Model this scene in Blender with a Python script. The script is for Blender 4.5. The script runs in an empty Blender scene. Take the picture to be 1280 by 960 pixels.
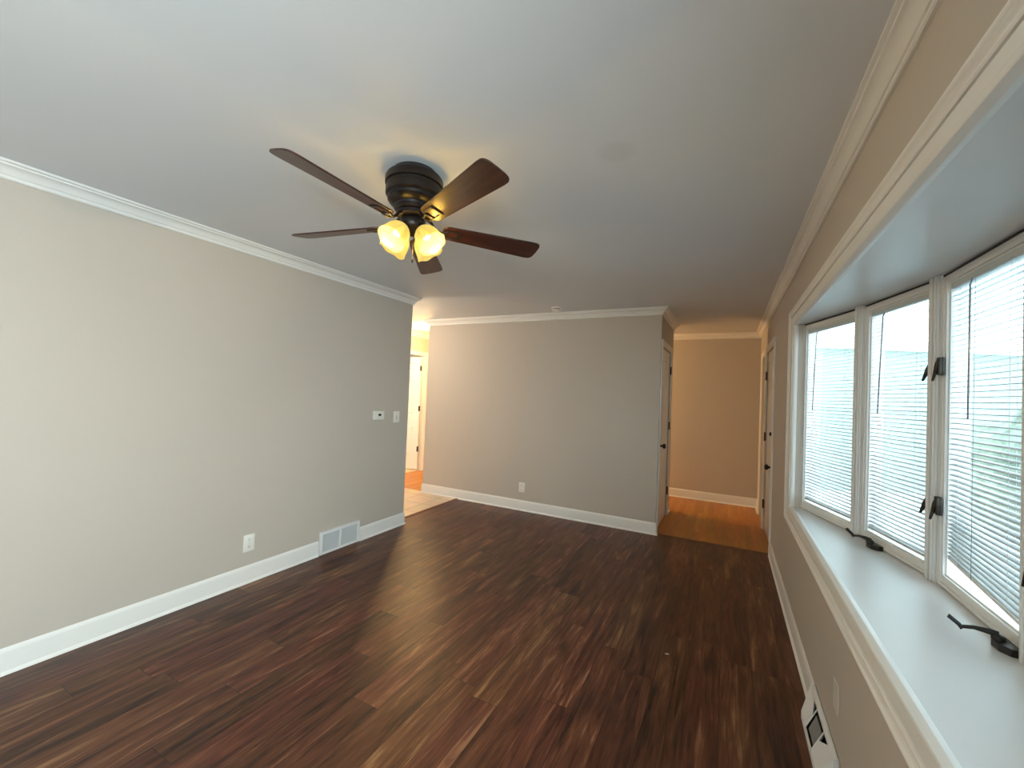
import bpy, bmesh, math, random
from mathutils import Vector, Matrix
random.seed(4)
R = math.radians
scn = bpy.context.scene
COL = scn.collection

# ------------------------------------------------------------------ camera, light, exposure
F_PX = 522.27
YAW, PITCH, ROLL, CAM_H = 0.4763, 0.0225, 0.0405, 1.4476
fw = Vector((-math.sin(YAW)*math.cos(PITCH), math.cos(YAW)*math.cos(PITCH), math.sin(PITCH)))
rt = Vector((math.cos(YAW), math.sin(YAW), 0)); up = rt.cross(fw)
r2 = math.cos(ROLL)*rt + math.sin(ROLL)*up
u2 = -math.sin(ROLL)*rt + math.cos(ROLL)*up
cam_data = bpy.data.cameras.new('camera')
cam = bpy.data.objects.new('camera', cam_data); COL.objects.link(cam)
cam.matrix_world = Matrix(((r2.x, u2.x, -fw.x, 0), (r2.y, u2.y, -fw.y, 0), (r2.z, u2.z, -fw.z, CAM_H), (0, 0, 0, 1)))
cam_data.sensor_width = 36; cam_data.lens = F_PX/1280*36; cam_data.clip_start = 0.02
scn.camera = cam

scn.view_settings.view_transform = 'Standard'; scn.view_settings.look = 'None'
scn.view_settings.gamma = 1; scn.view_settings.use_curve_mapping = False
scn.view_settings.exposure = 0.2

SKY = 5.6
w = bpy.data.worlds.new('World'); scn.world = w; w.use_nodes = True
bg = w.node_tree.nodes['Background']
bg.inputs[0].default_value = (0.78, 0.91, 1.0, 1); bg.inputs[1].default_value = SKY

def lamp(name, kind, loc, power, color, size=0.05, rot=None, **kw):
    l = bpy.data.lights.new(name, kind); l.energy = power; l.color = color
    if kind == 'POINT': l.shadow_soft_size = size
    for k, v in kw.items(): setattr(l, k, v)
    o = bpy.data.objects.new(name, l); o.location = loc
    if rot: o.rotation_euler = rot
    COL.objects.link(o); return o
# sky portals just outside the glass of the bow window
def portal(name, loc, rot, sx, sy):
    o = lamp(name, 'AREA', loc, 1, (1, 1, 1), rot=rot, shape='RECTANGLE', size=sx, size_y=sy)
    o.data.cycles.is_portal = True
portal('bow_portal', (0.95, 2.065, 1.376), (0, R(90), 0), 1.5, 3.3)
# fill light added behind the camera, outside an added window, to brighten the room
lamp('side_fill_light', 'AREA', (0.62, -1.05, 1.45), 135, (0.93, 0.97, 1.0), rot=(0, R(90), 0), shape='RECTANGLE', size=1.3, size_y=1.5)
lamp('hall_ceiling_bulb', 'POINT', (-2.6, 6.05, 2.2), 85, (1.0, 0.66, 0.30), 0.06)
lamp('hall_fill_light', 'POINT', (-4.25, 5.2, 2.15), 50, (1.0, 0.62, 0.24), 0.06)  # second unseen light, added for brightness beyond the left opening
lamp('kitchen_daylight_bulb', 'POINT', (-4.1, 3.4, 2.1), 42, (1.0, 0.86, 0.66), 0.10)
lamp('bedroom_bulb', 'POINT', (-5.8, 5.2, 2.1), 30, (1.0, 0.78, 0.45), 0.06)

# ------------------------------------------------------------------ helpers
def tag(o, label=None, cat=None, group=None, kind=None):
    if label: o['label'] = label
    if cat: o['category'] = cat
    if group: o['group'] = group
    if kind: o['kind'] = kind
    return o
def empty(name, loc=(0, 0, 0), rz=0, label=None, cat=None, group=None, kind=None, mat=None):
    o = bpy.data.objects.new(name, None); COL.objects.link(o); o.empty_display_size = 0.1
    if mat is not None: o.matrix_world = mat
    else:
        o.location = loc; o.rotation_euler = (0, 0, rz)
    return tag(o, label, cat, group, kind)

class MB:
    def __init__(s): s.bm = bmesh.new()
    def box(s, x0, x1, y0, y1, z0, z1, M=None, bevel=0):
        vs = [s.bm.verts.new(Vector(c)) for c in ((x0,y0,z0),(x1,y0,z0),(x1,y1,z0),(x0,y1,z0),(x0,y0,z1),(x1,y0,z1),(x1,y1,z1),(x0,y1,z1))]
        fs = [s.bm.faces.new([vs[i] for i in f]) for f in ((0,3,2,1),(4,5,6,7),(0,1,5,4),(1,2,6,5),(2,3,7,6),(3,0,4,7))]
        if bevel:
            es = list({e for f in fs for e in f.edges})
            r = bmesh.ops.bevel(s.bm, geom=es, offset=bevel, segments=2, profile=0.5, affect='EDGES')
            vs = list({v for f in r['faces'] for v in f.verts} | {v for v in vs if v.is_valid})
        if M is not None:
            for v in vs: v.co = M @ v.co
        return s
    def prism(s, poly, z0, z1, M=None):
        lo = [s.bm.verts.new((p[0], p[1], z0)) for p in poly]; hi = [s.bm.verts.new((p[0], p[1], z1)) for p in poly]
        n = len(poly)
        s.bm.faces.new(lo[::-1]); s.bm.faces.new(hi)
        for i in range(n): s.bm.faces.new((lo[i], lo[(i+1) % n], hi[(i+1) % n], hi[i]))
        if M is not None:
            for v in lo+hi: v.co = M @ v.co
        return s
    def sweep(s, pts, prof, N, closed=False, flip=1):
        """profile (a, b): a along N x direction (times flip), b along N; mitred corners"""
        pts = [Vector(p) for p in pts]; N = Vector(N).normalized(); n = len(pts); rings = []
        for i, p in enumerate(pts):
            d0 = (p-pts[i-1]).normalized() if (i > 0 or closed) else None
            d1 = (pts[(i+1) % n]-p).normalized() if (i < n-1 or closed) else None
            if d0 is None: d0 = d1
            if d1 is None: d1 = d0
            a0 = N.cross(d0)*flip; a1 = N.cross(d1)*flip
            m = (a0+a1)
            m = m/max(0.25, m.dot(a0))
            rings.append([s.bm.verts.new(p+m*a+N*b) for a, b in prof])
        k = len(prof)
        for i in range(n if closed else n-1):
            A, B = rings[i], rings[(i+1) % n]
            for j in range(k):
                s.bm.faces.new((A[j], A[(j+1) % k], B[(j+1) % k], B[j]))
        if not closed:
            s.bm.faces.new(rings[0][::-1]); s.bm.faces.new(rings[-1])
        return s
    def tube(s, pts, r, seg=10, M=None):
        pts = [Vector(p) for p in pts]; rs = r if isinstance(r, (list, tuple)) else [r]*len(pts); rings = []; u = None
        for i, p in enumerate(pts):
            d = (pts[min(i+1, len(pts)-1)]-pts[max(i-1, 0)]).normalized()
            if u is None:
                u = d.orthogonal().normalized()
            u = (u-d*u.dot(d)).normalized(); v = d.cross(u)
            rings.append([s.bm.verts.new(p+(u*math.cos(t)+v*math.sin(t))*rs[i]) for t in [2*math.pi*k/seg for k in range(seg)]])
        for A, B in zip(rings, rings[1:]):
            for j in range(seg): s.bm.faces.new((A[j], A[(j+1) % seg], B[(j+1) % seg], B[j]))
        s.bm.faces.new(rings[0][::-1]); s.bm.faces.new(rings[-1])
        if M is not None:
            for g in rings:
                for v in g: v.co = M @ v.co
        return s
    def lathe(s, prof, seg=40, M=None, cap=True):
        rings = []
        for r, z in prof:
            rings.append([s.bm.verts.new((r*math.cos(2*math.pi*k/seg), r*math.sin(2*math.pi*k/seg), z)) for k in range(seg)])
        for A, B in zip(rings, rings[1:]):
            for j in range(seg): s.bm.faces.new((A[j], A[(j+1) % seg], B[(j+1) % seg], B[j]))
        if cap:
            s.bm.faces.new(rings[0][::-1]); s.bm.faces.new(rings[-1])
        if M is not None:
            for g in rings:
                for v in g: v.co = M @ v.co
        return s
    def build(s, name, mat, parent=None, smooth=None, bevel=0, recalc=True):
        if recalc: bmesh.ops.recalc_face_normals(s.bm, faces=s.bm.faces)
        me = bpy.data.meshes.new(name); s.bm.to_mesh(me); s.bm.free()
        o = bpy.data.objects.new(name, me); COL.objects.link(o)
        for m in (mat if isinstance(mat, (list, tuple)) else [mat]): me.materials.append(m)
        if smooth is not None:
            for p in me.polygons: p.use_smooth = True
            try: me.set_sharp_from_angle(angle=R(smooth))
            except Exception: pass
        if bevel:
            b = o.modifiers.new('bevel', 'BEVEL'); b.width = bevel; b.segments = 2; b.limit_method = 'ANGLE'
        if parent: o.parent = parent
        return o
def struct(o): o['kind'] = 'structure'; return o
def copy_tree(o, parent=None):
    c = o.copy(); COL.objects.link(c); c.parent = parent
    for ch in [x for x in bpy.data.objects if x.parent == o]: copy_tree(ch, c)
    return c

# ------------------------------------------------------------------ materials
def pbr(name, col, rough=0.5, metal=0, spec=0.5, coat=0, bump=None, var=None, emit=None):
    m = bpy.data.materials.new(name); m.use_nodes = True; nt = m.node_tree; b = nt.nodes['Principled BSDF']
    b.inputs['Base Color'].default_value = (*col, 1); b.inputs['Roughness'].default_value = rough
    b.inputs['Metallic'].default_value = metal; b.inputs['Specular IOR Level'].default_value = spec
    b.inputs['Coat Weight'].default_value = coat
    tc = nt.nodes.new('ShaderNodeTexCoord')
    if var:   # (scale, amount): slow mottling of the base colour
        n = nt.nodes.new('ShaderNodeTexNoise'); n.inputs['Scale'].default_value = var[0]; n.inputs['Detail'].default_value = 4
        nt.links.new(tc.outputs['Object'], n.inputs['Vector'])
        cr = nt.nodes.new('ShaderNodeValToRGB'); cr.color_ramp.elements[0].position = 0.3; cr.color_ramp.elements[1].position = 0.7
        cr.color_ramp.elements[0].color = (*[c*(1-var[1]) for c in col], 1); cr.color_ramp.elements[1].color = (*[min(1, c*(1+var[1])) for c in col], 1)
        nt.links.new(n.outputs['Fac'], cr.inputs['Fac']); nt.links.new(cr.outputs['Color'], b.inputs['Base Color'])
    if bump:  # (scale, strength, distance)
        n = nt.nodes.new('ShaderNodeTexNoise'); n.inputs['Scale'].default_value = bump[0]; n.inputs['Detail'].default_value = 3
        nt.links.new(tc.outputs['Object'], n.inputs['Vector'])
        bp = nt.nodes.new('ShaderNodeBump'); bp.inputs['Strength'].default_value = bump[1]; bp.inputs['Distance'].default_value = bump[2]
        nt.links.new(n.outputs['Fac'], bp.inputs['Height']); nt.links.new(bp.outputs['Normal'], b.inputs['Normal'])
    return m
M_wall = pbr('greige_paint', (0.53, 0.475, 0.42), 0.62, spec=0.3, bump=(220, 0.12, 0.002), var=(0.8, 0.02))
M_ceil = pbr('ceiling_paint', (0.74, 0.76, 0.79), 0.8, spec=0.2, bump=(160, 0.1, 0.002), var=(0.7, 0.015))
M_trim = pbr('white_trim_paint', (0.80, 0.79, 0.77), 0.38, var=(3, 0.01))
M_door = pbr('glossy_door_paint', (0.86, 0.86, 0.84), 0.42, var=(3, 0.01))
M_sash = pbr('white_sash_paint', (0.78, 0.79, 0.79), 0.35, var=(4, 0.01))
M_seat = pbr('glossy_white_board_paint', (0.76, 0.77, 0.78), 0.30, bump=(9, 0.10, 0.004), var=(2.2, 0.03))
M_plate = pbr('white_plastic', (0.82, 0.80, 0.75), 0.35, var=(20, 0.01))
M_vent = pbr('white_enamel', (0.78, 0.79, 0.80), 0.4, var=(10, 0.015))
M_slot = pbr('dark_slot', (0.03, 0.028, 0.025), 0.7, var=(30, 0.1))
M_void = pbr('duct_grey', (0.22, 0.22, 0.22), 0.7, var=(30, 0.1))
M_black = pbr('black_metal', (0.018, 0.017, 0.017), 0.35, metal=0.3, var=(25, 0.15))
M_bronze = pbr('oil_rubbed_bronze', (0.010, 0.006, 0.0055), 0.38, metal=0.2, coat=0.0, var=(18, 0.2))
M_antique = pbr('antique_bronze', (0.05, 0.042, 0.035), 0.4, metal=0.7, var=(30, 0.2))
M_screw = pbr('steel_screw', (0.5, 0.5, 0.48), 0.35, metal=0.9, var=(50, 0.05))
M_cord = pbr('white_cord', (0.75, 0.76, 0.76), 0.6, var=(50, 0.05))
M_wand = pbr('clear_grey_wand', (0.16, 0.19, 0.21), 0.2, var=(30, 0.1))
M_lcd = pbr('dark_display', (0.01, 0.01, 0.012), 0.15, var=(40, 0.1))
M_yard = pbr('pale_yard', (0.80, 0.81, 0.81), 0.9, var=(0.8, 0.12))
M_leaf = pbr('shrub_green', (0.20, 0.25, 0.20), 0.9, var=(5, 0.4))
M_strip = pbr('transition_strip', (0.16, 0.07, 0.035), 0.4, var=(14, 0.2))
M_scrap = pbr('pale_scrap', (0.75, 0.68, 0.55), 0.8, var=(60, 0.2))
M_carpet = pbr('pale_carpet', (0.70, 0.60, 0.45), 0.95, bump=(300, 0.5, 0.003), var=(20, 0.08))

# slats: white enamel that lets a little daylight through
M_slat = bpy.data.materials.new('blind_slat'); M_slat.use_nodes = True
nt = M_slat.node_tree; b = nt.nodes['Principled BSDF']; b.inputs['Base Color'].default_value = (0.56, 0.61, 0.63, 1); b.inputs['Roughness'].default_value = 0.4
tl = nt.nodes.new('ShaderNodeBsdfTranslucent'); tl.inputs['Color'].default_value = (0.80, 0.90, 0.95, 1)
mx = nt.nodes.new('ShaderNodeMixShader'); mx.inputs[0].default_value = 0.06
nt.links.new(b.outputs[0], mx.inputs[1]); nt.links.new(tl.outputs[0], mx.inputs[2]); nt.links.new(mx.outputs[0], nt.nodes['Material Output'].inputs[0])

# window glass: mostly transparent with a fresnel reflection
M_glass = bpy.data.materials.new('window_glass'); M_glass.use_nodes = True
nt = M_glass.node_tree; nt.nodes.remove(nt.nodes['Principled BSDF'])
tr = nt.nodes.new('ShaderNodeBsdfTransparent'); tr.inputs[0].default_value = (0.88, 0.93, 0.92, 1)
gl = nt.nodes.new('ShaderNodeBsdfGlossy'); gl.inputs['Roughness'].default_value = 0.02
fr = nt.nodes.new('ShaderNodeFresnel'); fr.inputs[0].default_value = 1.4
mx = nt.nodes.new('ShaderNodeMixShader')
ge = nt.nodes.new('ShaderNodeNewGeometry'); bf = nt.nodes.new('ShaderNodeMath'); bf.operation = 'SUBTRACT'; bf.inputs[0].default_value = 1.0
nt.links.new(ge.outputs['Backfacing'], bf.inputs[1]); ml = nt.nodes.new('ShaderNodeMath'); ml.operation = 'MULTIPLY'
nt.links.new(fr.outputs[0], ml.inputs[0]); nt.links.new(bf.outputs[0], ml.inputs[1])
nt.links.new(ml.outputs[0], mx.inputs[0]); nt.links.new(tr.outputs[0], mx.inputs[1]); nt.links.new(gl.outputs[0], mx.inputs[2]); nt.links.new(mx.outputs[0], nt.nodes['Material Output'].inputs[0])

# alabaster lamp shade: lit from inside
def shade_material():
    m = bpy.data.materials.new('lit_alabaster_glass'); m.use_nodes = True; nt = m.node_tree
    b = nt.nodes['Principled BSDF']; b.inputs['Base Color'].default_value = (0.03, 0.025, 0.01, 1); b.inputs['Specular IOR Level'].default_value = 0.15; b.inputs['Roughness'].default_value = 0.5
    tc = nt.nodes.new('ShaderNodeTexCoord')
    n = nt.nodes.new('ShaderNodeTexNoise'); n.inputs['Scale'].default_value = 9; n.inputs['Detail'].default_value = 5; n.inputs['Distortion'].default_value = 1.5
    nt.links.new(tc.outputs['Object'], n.inputs['Vector'])
    cr = nt.nodes.new('ShaderNodeValToRGB'); e = cr.color_ramp.elements
    e[0].position = 0.3; e[0].color = (0.92, 0.66, 0.13, 1); e[1].position = 0.7; e[1].color = (1.0, 0.84, 0.28, 1)
    nt.links.new(n.outputs['Fac'], cr.inputs['Fac']); nt.links.new(cr.outputs['Color'], b.inputs['Emission Color'])
    b.inputs['Emission Strength'].default_value = 0.85
    tr = nt.nodes.new('ShaderNodeBsdfTransparent'); tr.inputs[0].default_value = (1.0, 0.86, 0.5, 1)
    mx = nt.nodes.new('ShaderNodeMixShader'); mx.inputs[0].default_value = 0.34
    nt.links.new(b.outputs[0], mx.inputs[1]); nt.links.new(tr.outputs[0], mx.inputs[2]); nt.links.new(mx.outputs[0], nt.nodes['Material Output'].inputs[0])
    return m
M_shade = shade_material()
M_bulb = bpy.data.materials.new('lit_bulb'); M_bulb.use_nodes = True
bb = M_bulb.node_tree.nodes['Principled BSDF']; bb.inputs['Emission Color'].default_value = (1, 0.9, 0.55, 1); bb.inputs['Emission Strength'].default_value = 1.4

def planks(name, width, length, stops, rough, groove, grain=(1.0, 1.0), bright=1.0, along='Y', knots=0.5, seed=0.0, coat=0.0, tone=0.12):
    """wood planks: random tone per board, streaked grain, thin joints; object coordinates in metres"""
    m = bpy.data.materials.new(name); m.use_nodes = True; nt = m.node_tree; N = nt.nodes; L = nt.links
    b = N['Principled BSDF']
    tc = N.new('ShaderNodeTexCoord'); sp = N.new('ShaderNodeSeparateXYZ'); L.new(tc.outputs['Object'], sp.inputs[0])
    X, Y = (sp.outputs[0], sp.outputs[1]) if along == 'Y' else (sp.outputs[1], sp.outputs[0])
    def mt(op, a, bb=None, c=None):
        n = N.new('ShaderNodeMath'); n.operation = op
        for i, v in enumerate((a, bb, c)):
            if v is None: continue
            if isinstance(v, (int, float)): n.inputs[i].default_value = v
            else: L.new(v, n.inputs[i])
        return n.outputs[0]
    def comb(a, bb, c=0.0):
        n = N.new('ShaderNodeCombineXYZ')
        for i, v in enumerate((a, bb, c)):
            if isinstance(v, (int, float)): n.inputs[i].default_value = v
            else: L.new(v, n.inputs[i])
        return n.outputs[0]
    xs = mt('DIVIDE', mt('ADD', X, 10.03+seed), width); row = mt('FLOOR', xs); fx = mt('FRACT', xs)
    wn = N.new('ShaderNodeTexWhiteNoise'); wn.noise_dimensions = '1D'; L.new(row, wn.inputs['W'])
    ys = mt('ADD', mt('DIVIDE', mt('ADD', Y, 20.0), length), mt('MULTIPLY', wn.outputs['Value'], 7.0)); col = mt('FLOOR', ys); fy = mt('FRACT', ys)
    w2 = N.new('ShaderNodeTexWhiteNoise'); w2.noise_dimensions = '2D'; L.new(comb(row, col), w2.inputs['Vector'])
    rnd = w2.outputs['Value']
    w3 = N.new('ShaderNodeTexWhiteNoise'); w3.noise_dimensions = '2D'; L.new(comb(col, row), w3.inputs['Vector'])
    # streaky grain: coordinates squeezed across the board, offset per board
    def noise(sx, sy, det, dist, off):
        v = comb(mt('ADD', mt('MULTIPLY', X, sx), mt('MULTIPLY', rnd, off)), mt('ADD', mt('MULTIPLY', Y, sy), mt('MULTIPLY', w3.outputs['Value'], off)), mt('MULTIPLY', rnd, 13.0))
        n = N.new('ShaderNodeTexNoise'); n.inputs['Scale'].default_value = 1; n.inputs['Detail'].default_value = det; n.inputs['Distortion'].default_value = dist; n.inputs['Roughness'].default_value = 0.6
        L.new(v, n.inputs['Vector']); return n.outputs['Fac']
    g1 = noise(26*grain[0], 2.2*grain[1], 5, 0.9, 40); g2 = noise(130*grain[0], 5*grain[1], 3, 0.3, 90); g3 = noise(11*grain[0], 1.3*grain[1], 4, 2.2, 60)
    f = mt('ADD', mt('ADD', mt('MULTIPLY', g1, 0.52), mt('MULTIPLY', g2, 0.24)), mt('ADD', mt('MULTIPLY', g3, 0.28), mt('MULTIPLY', mt('SUBTRACT', rnd, 0.5), tone)))
    cr = N.new('ShaderNodeValToRGB'); els = cr.color_ramp.elements
    while len(els) < len(stops): els.new(0.5)
    for e, (p, c) in zip(els, stops): e.position = p; e.color = (*[v*bright for v in c], 1)
    L.new(f, cr.inputs['Fac'])
    # per board hue shift
    hs = N.new('ShaderNodeHueSaturation'); L.new(cr.outputs['Color'], hs.inputs['Color'])
    L.new(mt('ADD', 0.492, mt('MULTIPLY', w3.outputs['Value'], 0.02)), hs.inputs['Hue'])
    L.new(mt('ADD', 0.90, mt('MULTIPLY', rnd, 0.2)), hs.inputs['Value'])
    # joints
    gw = groove/width; gl_ = groove/length
    edge = mt('MAXIMUM', mt('LESS_THAN', mt('MINIMUM', fx, mt('SUBTRACT', 1.0, fx)), gw), mt('LESS_THAN', mt('MINIMUM', fy, mt('SUBTRACT', 1.0, fy)), gl_))
    mixc = N.new('ShaderNodeMix'); mixc.data_type = 'RGBA'; L.new(mt('MULTIPLY', edge, 0.8), mixc.inputs[0]); L.new(hs.outputs[0], mixc.inputs[6])
    mixc.inputs[7].default_value = (*[v*0.35*bright for v in stops[0][1]], 1)
    L.new(mixc.outputs[2], b.inputs['Base Color'])
    L.new(mt('ADD', rough, mt('MULTIPLY', g2, 0.14)), b.inputs['Roughness'])
    b.inputs['Specular IOR Level'].default_value = 0.45; b.inputs['Coat Weight'].default_value = coat; b.inputs['Coat Roughness'].default_value = 0.25
    bp = N.new('ShaderNodeBump'); bp.inputs['Strength'].default_value = 0.25; bp.inputs['Distance'].default_value = 0.002
    L.new(mt('SUBTRACT', mt('MULTIPLY', g2, 0.6), mt('MULTIPLY', edge, 1.0)), bp.inputs['Height']); L.new(bp.outputs[0], b.inputs['Normal'])
    return m
M_floor = planks('dark_vinyl_planks', 0.152, 1.22,
    [(0.39, (0.013, 0.0038, 0.0024)), (0.45, (0.045, 0.0130, 0.0065)), (0.52, (0.086, 0.027, 0.0135)), (0.59, (0.130, 0.049, 0.024)), (0.67, (0.25, 0.125, 0.062))], 0.34, 0.0014, tone=0.06)
M_oak = planks('honey_oak_strips', 0.057, 0.9,
    [(0.3, (0.30, 0.095, 0.010)), (0.5, (0.42, 0.150, 0.016)), (0.7, (0.54, 0.215, 0.030))], 0.28, 0.0006, grain=(1.6, 1.0), seed=0.3)
M_blade = planks('dark_walnut_blade', 2.0, 4.0,
    [(0.34, (0.018, 0.006, 0.0045)), (0.5, (0.040, 0.012, 0.009)), (0.66, (0.075, 0.024, 0.015))], 0.28, 0.0, grain=(1.4, 1.2), along='X', coat=0.2)

def tiles():
    m = bpy.data.materials.new('beige_floor_tile'); m.use_nodes = True; nt = m.node_tree; b = nt.nodes['Principled BSDF']
    tc = nt.nodes.new('ShaderNodeTexCoord'); mp = nt.nodes.new('ShaderNodeMapping'); mp.inputs['Location'].default_value = (0.10, 0.04, 0)
    br = nt.nodes.new('ShaderNodeTexBrick'); br.offset = 0.0; br.inputs['Scale'].default_value = 1; br.inputs['Brick Width'].default_value = 0.33; br.inputs['Row Height'].default_value = 0.33
    br.inputs['Mortar Size'].default_value = 0.005; br.inputs['Color1'].default_value = (0.62, 0.50, 0.38, 1); br.inputs['Color2'].default_value = (0.56, 0.45, 0.34, 1); br.inputs['Mortar'].default_value = (0.26, 0.20, 0.15, 1)
    nt.links.new(tc.outputs['Object'], mp.inputs[0]); nt.links.new(mp.outputs[0], br.inputs['Vector'])
    n = nt.nodes.new('ShaderNodeTexNoise'); n.inputs['Scale'].default_value = 7; n.inputs['Detail'].default_value = 5; nt.links.new(tc.outputs['Object'], n.inputs['Vector'])
    mx = nt.nodes.new('ShaderNodeMix'); mx.data_type = 'RGBA'; mx.blend_type = 'OVERLAY'; mx.inputs[0].default_value = 0.25
    nt.links.new(br.outputs['Color'], mx.inputs[6]); nt.links.new(n.outputs['Color'], mx.inputs[7]); nt.links.new(mx.outputs[2], b.inputs['Base Color']); b.inputs['Roughness'].default_value = 0.35
    return m
M_tile = tiles()
def siding():
    m = bpy.data.materials.new('pale_siding'); m.use_nodes = True; nt = m.node_tree; b = nt.nodes['Principled BSDF']
    tc = nt.nodes.new('ShaderNodeTexCoord'); wv = nt.nodes.new('ShaderNodeTexWave'); wv.bands_direction = 'Z'; wv.wave_profile = 'SAW'; wv.inputs['Scale'].default_value = 2.2
    nt.links.new(tc.outputs['Object'], wv.inputs[0]); cr = nt.nodes.new('ShaderNodeValToRGB')
    cr.color_ramp.elements[0].color = (0.24, 0.31, 0.29, 1); cr.color_ramp.elements[1].color = (0.32, 0.40, 0.375, 1); cr.color_ramp.elements[1].position = 0.25
    nt.links.new(wv.outputs['Fac'], cr.inputs[0]); nt.links.new(cr.outputs[0], b.inputs['Base Color']); b.inputs['Roughness'].default_value = 0.8
    return m
M_siding = siding()

# ------------------------------------------------------------------ dimensions (metres)
H = 2.44; XL = -3.058; XR = 0.404; YL = 3.507; YB = 4.726; XB0 = -3.7965; XB1 = -0.646; YC = 5.84; YE = 6.76
YR = -2.05; XH = -4.83
ZS, ZH = 0.741, 2.011; WO0, WO1 = 0.615, 3.515      # bow opening along the right wall
TI = 0.012

# ------------------------------------------------------------------ floor, ceiling, walls
struct(MB().box(XL-0.14, XR+0.01, YR, YB+0.045, -0.05, 0).build('floor', M_floor))
struct(MB().box(-6.5, XR+0.11, YB+0.045, YE+0.05, -0.05, 0.0005).build('floor', M_oak)).name = 'floor_entry'
struct(MB().box(XH-0.06, XL-0.14, 2.0, YB+0.045, -0.05, 0.003).build('floor', M_tile)).name = 'floor_kitchen'
struct(MB().box(-6.5, XH-0.06, 3.5, YB+0.045, -0.05, 0.003).box(-6.5, XH-0.06, YB+0.045, YE+0.05, -0.005, 0.012).build('floor_bedroom', M_carpet))
t = MB().prism([(0, 0), (0.04, 0), (0.034, 0.006), (0.006, 0.006)], XB1+0.01, XR-0.012, Matrix(((0,0,1,0),(1,0,0,YB+0.028),(0,1,0,0),(0,0,0,1))))
struct(t.build('trim_1', M_strip))
t = MB().prism([(0, 0), (0.035, 0), (0.03, 0.008), (0.005, 0.008)], YL, YB, Matrix(((1,0,0,XL-0.155),(0,0,1,0),(0,1,0,0),(0,0,0,1))))
struct(t.build('trim_2', M_strip))

def ceiling_material():
    m = M_ceil; nt = m.node_tree; b = nt.nodes['Principled BSDF']
    # faint round repainted patch (a mark of its own)
    src = b.inputs['Base Color'].links[0].from_socket
    tc = nt.nodes.new('ShaderNodeTexCoord'); vm = nt.nodes.new('ShaderNodeVectorMath'); vm.operation = 'DISTANCE'
    vm.inputs[1].default_value = (-0.425, 1.658, 2.44); nt.links.new(tc.outputs['Object'], vm.inputs[0])
    mr = nt.nodes.new('ShaderNodeMapRange'); mr.inputs['From Min'].default_value = 0.05; mr.inputs['From Max'].default_value = 0.09
    mr.inputs['To Min'].default_value = 0.35; mr.inputs['To Max'].default_value = 0.0
    nt.links.new(vm.outputs['Value'], mr.inputs[0])
    mx = nt.nodes.new('ShaderNodeMix'); mx.data_type = 'RGBA'; nt.links.new(mr.outputs[0], mx.inputs[0]); nt.links.new(src, mx.inputs[6])
    mx.inputs[7].default_value = (0.60, 0.61, 0.63, 1); nt.links.new(mx.outputs[2], b.inputs['Base Color'])
ceiling_material()
struct(MB().box(-6.6, XR+0.12, YR-0.12, YE+0.12, H, H+0.1).build('ceiling', M_ceil))

m = MB().box(XL-0.12, XL, YR, YL, 0, H); struct(m.build('wall_left', M_wall))
# right wall with the bow opening, the front door recess and the sidelight recess
T = 0.12
FD0, FD1, DZ = 4.80, 5.66, 2.035
m = MB()
m.box(XR, XR+T, YR, -1.8, 0, H).box(XR, XR+T, -1.8, -0.3, 0, 0.8).box(XR, XR+T, -1.8, -0.3, 2.1, H).box(XR, XR+T, -0.3, WO0, 0, H).box(XR, XR+T, WO0, WO1, 0, ZS-0.03).box(XR, XR+T, WO0, WO1, ZH+0.03, H)
m.box(XR, XR+T, WO1, FD0, 0, H).box(XR, XR+T, FD0, FD1, DZ, H).box(XR, XR+T, FD1, 5.86, 0, H).box(XR, XR+T, 5.86, 6.36, DZ, H).box(XR, XR+T, 6.36, YE, 0, H)
struct(m.build('wall_right', M_wall))
struct(MB().box(XB0, XB1-0.9, YB, YB+0.12, 0, H).build('wall_back', M_wall))
# closet block at the end of the back wall, with a recess for its door
CD0, CD1 = 4.83, 5.60
m = MB().box(XB1-0.9, XB1-0.0, YB, CD0, 0, H).box(XB1-0.9, XB1, CD1, YC, 0, H).box(XB1-0.9, XB1, CD0, CD1, DZ, H).box(XB1-0.9, XB1-0.12, CD0, CD1, 0, DZ)
struct(m.build('wall_closet', M_wall))
struct(MB().box(-6.6, XR+0.12, YE, YE+0.12, 0, H).build('wall_entry', M_wall))
# rear wall (behind the camera)
m = MB().box(XL-0.12, XR+0.12, YR-0.12, YR, 0, H)
struct(m.build('wall_rear', M_wall))
# kitchen and hall side walls, mostly unseen
HD0, HD1 = 5.14, 5.95
m = MB().box(XH-0.1, XH, 2.0, HD0, 0, H).box(XH-0.1, XH, HD1, YE, 0, H).box(XH-0.1, XH, HD0, HD1, 2.05, H)
struct(m.build('wall_hall', M_wall))
struct(MB().box(-6.6, XL-0.12, 1.9, 2.0, 0, H).build('wall_kitchen', M_wall))
struct(MB().box(-6.6, -6.5, 2.0, YE, 0, H).build('wall_bedroom', M_wall))

# ------------------------------------------------------------------ crown moulding and baseboards
CX, CZ = 0.065, 0.079
crown = [(0, 0), (CX, 0), (CX, 0.010), (0.060, 0.013), (0.054, 0.014), (0.053, 0.022), (0.046, 0.025), (0.036, 0.031), (0.028, 0.040), (0.022, 0.051), (0.017, 0.058), (0.011, 0.060), (0.011, 0.066), (0.015, 0.069), (0.014, 0.075), (0.009, CZ), (0, CZ)]
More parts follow.
